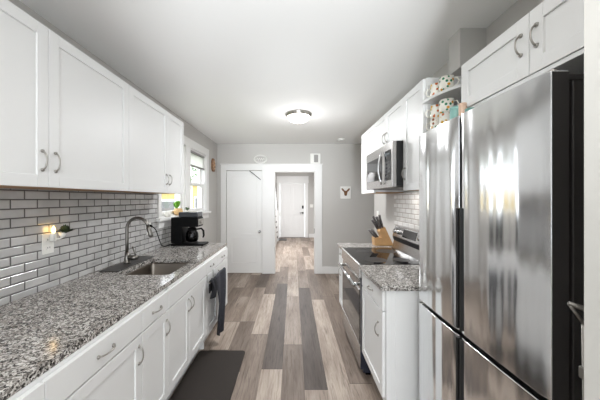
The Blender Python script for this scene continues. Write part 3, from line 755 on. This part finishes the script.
obj('keys', kp, DGREY, cp)

# corner mug shelves
sf = thing('corner_shelf', 'white quarter-round open shelves holding mugs beside the over-fridge cabinet', 'shelf', (1.1, 1.6, 1.84))
obj('back_panel', B((XR-.014, XR-.001, 1.36, 1.768, 1.80, 2.268)), CAB, sf)
for zz in (1.868, 2.09):
    p = [(XR-.014, 1.768)]+[(XR-.014-.325*math.cos(PI/2*i/14), 1.768-.405*math.sin(PI/2*i/14)) for i in range(15)]
    obj('shelf_board', prism(p, 'z', zz, zz+.017), CAB, sf, bev=.002)
def mug(c, m, label, ang=0, r=.041, h=.083):
    t = thing('mug', label, 'mug', c, rotz=ang, group='patterned mugs on the corner shelves')
    obj('mug_body', lathe([(r*.75, 0), (r*.9, .006), (r, .02), (r, h), (r-.003, h), (r-.003, .02), (r*.7, .008), (.001, .006)]), m, t, smooth=True, local=True)
    pts = [(r-.002, 0, h*.82), (r+.018, 0, h*.80), (r+.027, 0, h*.55), (r+.018, 0, h*.28), (r-.002, 0, h*.22)]
    obj('handle', tube(pts, .0045, 8), PORC, t, smooth=True, local=True)
    return t
mug((.937, 1.60, 2.1075), MUGA, 'patterned mug with green motif standing on the top corner shelf', -.8)
mug((.935, 1.70, 2.1075), MUGB, 'patterned mug half hidden behind the green mug on the top shelf', 2.4)
mug((.937, 1.60, 1.8855), MUGB, 'floral mug standing on lower corner shelf beneath another mug', -.8)
mug((.937, 1.60, 1.969), MUGA, 'floral mug stacked on top of another on lower corner shelf', -.9)
mug((.935, 1.70, 1.8855), MUGA, 'patterned mug at the back of lower corner shelf, lowest of its stack', 2.3)
mug((.935, 1.70, 1.969), MUGB, 'patterned mug at the back of lower corner shelf, upper of its stack', 2.5)

# over-fridge cabinet
t = thing('wall_cabinet', 'white wall cabinet with two pulls mounted above the fridge', 'cabinet', (1.05, 1.0, 1.895))
obj('cabinet_body', B((.889, XR, .551, 1.357, 1.905, 2.14)), CAB, t)
obj('bottom_panel', B((.875, XR-.002, .552, 1.356, 1.889, 1.905)), CAB, t, bev=.001)
shaker('door', t, .87, -1, .966, 1.357, 1.905, 2.14, fr=.052, handle=('z', 1.0, 2.035), hl=.074)
shaker('door', t, .87, -1, .551, .966, 1.905, 2.14, fr=.052, handle=('z', .935, 2.035), hl=.074)

# fridge
fz = thing('refrigerator', 'large stainless four-door refrigerator with dark grey sides', 'refrigerator', (.95, 1.12, 0))
fy0, fy1 = .742, 1.522; ym = 1.136
obj('refrigerator_body', B((.80, 1.19, fy0+.006, fy1-.006, .03, 1.79)), DGREY, fz, bev=.004)
obj('gasket', B((.775, .80, fy0+.02, fy1-.02, .05, 1.78)), GASKET, fz)
def fdoor(a, b_, z0, z1):
    bow = .010; n = 14; poly = []
    for i in range(n+1):
        y = a+(b_-a)*i/n; q = (y-fy0)/(fy1-fy0)*2-1; e_ = min(y-a, b_-y); r_ = .008
        poly.append((.72+bow*q*q*.6+(0 if e_ > r_ else .006), y))
    poly += [(.782, b_), (.782, a)]
    bm = prism(poly, 'z', z0, z1)
    d = obj('door', bm, STEEL, fz, bev=.003)
    obj('door_side_panel', B((.734, .781, a-.0012, a-.0002, z0+.004, z1-.004)), DGREY, d)
    return d
for z0, z1 in ((.875, 1.815), (.06, .855)):
    for a, b_ in ((ym+.010, fy1), (fy0, ym-.010)):
        d = fdoor(a, b_, z0, z1)
        e = a if a > 1 else b_; s = 1 if a > 1 else -1
        za, zb = (.885, 1.41) if z0 > .5 else (.30, .845)
        obj('grip_recess', B((.7165, .74, e-s*.004, e+s*.009, za, zb)), GASKET, d, bev=.002)
obj('hinge_cover', B((.745, .86, fy0+.01, fy0+.07, 1.79, 1.812)), DGREY, fz, bev=.005); obj('hinge_cover', B((.745, .86, fy1-.07, fy1-.01, 1.79, 1.812)), DGREY, fz, bev=.005)
obj('hinge_pin', tube([(.765, fy0+.03, 1.812), (.765, fy0+.03, 1.828)], .012, 12), NICKEL, fz)

# canisters on the fridge top
def canister(c, r, h, m, lidm, label, n=1):
    t = thing('canister', label, 'canister', c)
    obj('canister_body', lathe([(r*.92, 0), (r, .006), (r, h), (r*.96, h+.003)]), m, t, smooth=True, local=True)
    obj('lid', lathe([(r*.98, h+.003), (r*1.0, h+.006), (r*.98, h+.018), (r*.3, h+.022)]), lidm, t, smooth=True, local=True)
canister((.862, 1.385, 1.7905), .030, .125, TEALM, TEALM, 'aqua canister at the left of three on the fridge top next to the mugs')
canister((.842, 1.30, 1.7905), .018, .115, PEACH, PEACH, 'small peach canister between the aqua canisters on the fridge')
canister((.842, 1.245, 1.7905), .022, .07, TEALM, mat('dark_aqua_lid', (104, 150, 142), .4), 'short aqua canister nearest the over-fridge pulls on the fridge top')

# pole beside fridge
t = thing('cleaning_pole', 'grey metal pole with T-shaped handle standing in the gap beside the fridge', 'pole', (.73, .66, 0))
obj('pole', tube([(.735, .645, .0), (.729, .655, 1.135)], .006, 12), POLE, t, smooth=True)
hd = tube([(.700, .665, 1.185), (.73, .656, 1.175), (.75, .652, 1.172)], [.0055, .007, .006], 10); tube([(.702, .665, 1.182), (.729, .655, 1.135)], .004, 8, hd)
obj('t_handle', hd, POLE, t, smooth=True)
obj('clip', B((.721, .739, .645, .663, 1.0, 1.03)), POLE, t, bev=.003)

# ================================================================= ON WALLS AND CEILING
L = thing('ceiling_light', 'lit frosted dome ceiling light with brushed nickel ring', 'ceiling light', (0.0, 3.3, ZC))
obj('ring', lathe([(.165, 0), (.168, -.008), (.16, -.03), (.14, -.042), (.13, -.03), (.13, 0)], (0.07, 3.3, ZC), 40), NICKEL, L, smooth=True)
obj('glass_dome', lathe([(.148, -.034), (.135, -.06), (.105, -.086), (.06, -.103), (.001, -.108)], (0.07, 3.3, ZC), 40), DOME, L, smooth=True)
obj('finial', lathe([(.012, -.105), (.014, -.112), (.006, -.122), (.001, -.125)], (0.07, 3.3, ZC), 16), NICKEL, L, smooth=True)
tag(obj('smoke_detector', lathe([(.062, 0), (.064, -.012), (.055, -.03), (.03, -.036), (.001, -.036)], (.86, 4.67, ZC), 28), PLATE, smooth=True), 'round white smoke detector on the ceiling near the back wall', 'smoke detector')
t = thing('door_chime', 'white chime box with grey mesh above the hallway opening corner', 'door chime', (.43, YB-.02, 2.135))
obj('housing', B((.335, .53, YB-.04, YB, 2.136, 2.33)), PLATE, t, bev=.006)
obj('speaker_mesh', B((.405, .485, YB-.043, YB-.039, 2.16, 2.305)), GREYM, t, bev=.002)
# oval sign
t = thing('oval_sign', 'white oval openwork plaque standing on the trim above the closed door', 'plaque', (-.63, YB-.02, 2.136))
def ell(rx, rz, rr, c=(-.63, YB-.02, 2.222), bm=None):
    pts = [(c[0]+rx*math.cos(2*PI*i/40), c[1], c[2]+rz*math.sin(2*PI*i/40)) for i in range(41)]
    return tube(pts, rr, 8, bm)
obj('outer_ring', ell(.125, .078, .008), PLATE, t, smooth=True)
obj('inner_ring', ell(.108, .060, .004), PLATE, t, smooth=True)
sc = bmesh.new(); pts = [(-.70+.14*i/40, YB-.02, 2.222+.022*math.sin(i/40*PI*7)) for i in range(41)]
tube(pts, .005, 6, sc); tube([(-.738, YB-.02, 2.222), (-.70, YB-.02, 2.222)], .004, 6, sc); tube([(-.56, YB-.02, 2.222), (-.522, YB-.02, 2.222)], .004, 6, sc)
obj('script_scroll', sc, PLATE, t, smooth=True)
tag(obj('slanting_rod', tube([(-.845, YB-.004, 2.0), (-.63, YB-.004, 1.825)], .0065, 8), SLOT), 'thin dark rod slanting across upper right corner of the closed door', 'rod')  # thin dark rod drawn along an unidentified slanting line
# carved plaque on left wall
t = thing('wall_plaque', 'carved brown wooden plaque on the left wall between window and back corner', 'plaque', (XL+.02, 4.78, 1.95))
pts = []
for i in range(24):
    a = 2*PI*i/24; pts.append((4.80+.085*math.cos(a)*(1+.08*math.cos(5*a)), 2.07+.125*math.sin(a)*(1+.06*math.cos(6*a))))
obj('board', prism(pts, 'x', XL, XL+.03), PLAQ, t, bev=.006)
rel = bmesh.new()
for i in range(7):
    a = 2*PI*i/7; merge(rel, lathe([(.001, 0), (.014, .006), (.018, .014), (.012, .024), (.001, .028)], (0, 0, 0), 10)) if False else None
    tube([(XL+.03, 4.80+.045*math.cos(a), 2.07+.075*math.sin(a)), (XL+.042, 4.80+.045*math.cos(a), 2.07+.075*math.sin(a))], [.018, .008], 10, rel)
tube([(XL+.03, 4.80, 2.07), (XL+.05, 4.80, 2.07)], [.03, .015], 12, rel)
obj('carving', rel, mat('pale_carving', (196, 160, 130), .7), t, smooth=True)
# deer picture
t = thing('canvas_picture', 'small white canvas with a brown deer head hanging on back wall', 'picture', (1.015, YB-.02, 1.45))
cx, cz = 1.02, 1.575
obj('canvas', B((cx-.1, cx+.1, YB-.025, YB, cz-.12, cz+.12)), CANVAS, t, bev=.003)
head = [(0, -.065), (.022, -.055), (.028, -.02), (.035, .01), (.03, .03), (0, .036), (-.03, .03), (-.035, .01), (-.028, -.02), (-.022, -.055)]
dm = prism([(cx+a, cz+b_) for a, b_ in head], 'y', YB-.029, YB-.0255)
for s in (-1, 1):
    prism([(cx+s*a, cz+b_) for a, b_ in [(.018, .015), (.045, .018), (.080, .06), (.078, .085), (.050, .075), (.016, .035)]], 'y', YB-.029, YB-.0255, dm)
obj('deer_head', dm, DEER, t)
sn = prism([(cx+a, cz+b_) for a, b_ in [(0, -.064), (.012, -.058), (.010, -.045), (-.010, -.045), (-.012, -.058)]], 'y', YB-.031, YB-.029)
obj('muzzle', sn, BLACK, t)
def switch(c, n_axis, label):
    t = thing('light_switch', label, 'light switch', c)
    x, y, z = c
    if n_axis == 'x': obj('cover_plate', B((x-.006, x, y-.037, y+.037, z, z+.12)), PLATE, t, bev=.002); obj('rocker', B((x-.009, x-.006, y-.016, y+.016, z+.03, z+.09)), PLATE, t, bev=.001)
    else: obj('cover_plate', B((x-.06, x+.06, y-.006, y, z, z+.12)), PLATE, t, bev=.002); obj('rocker', B((x-.04, x-.01, y-.009, y-.006, z+.03, z+.09), (x+.01, x+.04, y-.009, y-.006, z+.03, z+.09)), PLATE, t, bev=.001)
switch((XR, 3.74, 1.16), 'x', 'white light switch on the right wall behind the knife block')
switch((.70, 9.87, 1.13), 'y', 'white light switch on the hall end wall beside the entry door')
hg = [(ox[1]-.013, .83), (ox[1]-.013, .06), (ox[0]+.013, .06)]
for (hx, hz) in hg[:1]:
    tag(obj('hinge', B((hx-.004, hx, YB-.014, YB+.02, hz-.045, hz+.045)), SLOT), 'small dark hinge plate on right side of the hallway opening', 'hinge')

# ================================================================= HALL
stt = thing('staircase', 'white staircase with dark treads at the left side of the hallway', 'staircase', (-1.0, 8.2, 0))
n = 8; rise, run = .19, .26; sx = -.53
for i in range(n):
    ya = 8.95-i*run
    obj('riser', B((-1.49, sx, ya-.02, ya, i*rise, (i+1)*rise-.03)), TRIM, stt)
    obj('tread', B((-1.49, sx+.025, ya-run-.001, ya+.03, (i+1)*rise-.03, (i+1)*rise)), TREAD, stt, bev=.004)
sp_ = [(8.95, 0)]
for i in range(n): sp_ += [(8.95-i*run, (i+1)*rise-.03), (8.95-(i+1)*run, (i+1)*rise-.03)]
sp_ += [(8.95-n*run, 0)]
obj('stringer', prism(sp_, 'x', sx-.03, sx), TRIM, stt)
obj('newel_post', B((sx-.05, sx+.03, 8.99, 9.07, 0, 1.12), (sx-.06, sx+.04, 8.98, 9.08, 1.12, 1.15)), TRIM, stt, bev=.004)
obj('handrail', tube([(sx-.01, 9.03, 1.06), (sx-.01, 8.95-n*run, 1.06+n*rise)], .03, 10), TREAD, stt, smooth=True)
for i in range(n*2):
    ya = 8.88-i*run/2; zz = (i//2+1)*rise
    obj('baluster', B((sx-.025, sx+.005, ya-.015, ya+.015, zz, 1.04+(9.03-ya)*rise/run)), TRIM, stt)
tag(obj('door_mat', prism(rrect(-.66, -.22, 9.12, 9.5, .02) , 'z', .0005, .012), DGREY), 'small dark doormat on the hall floor before the entry door', 'mat')
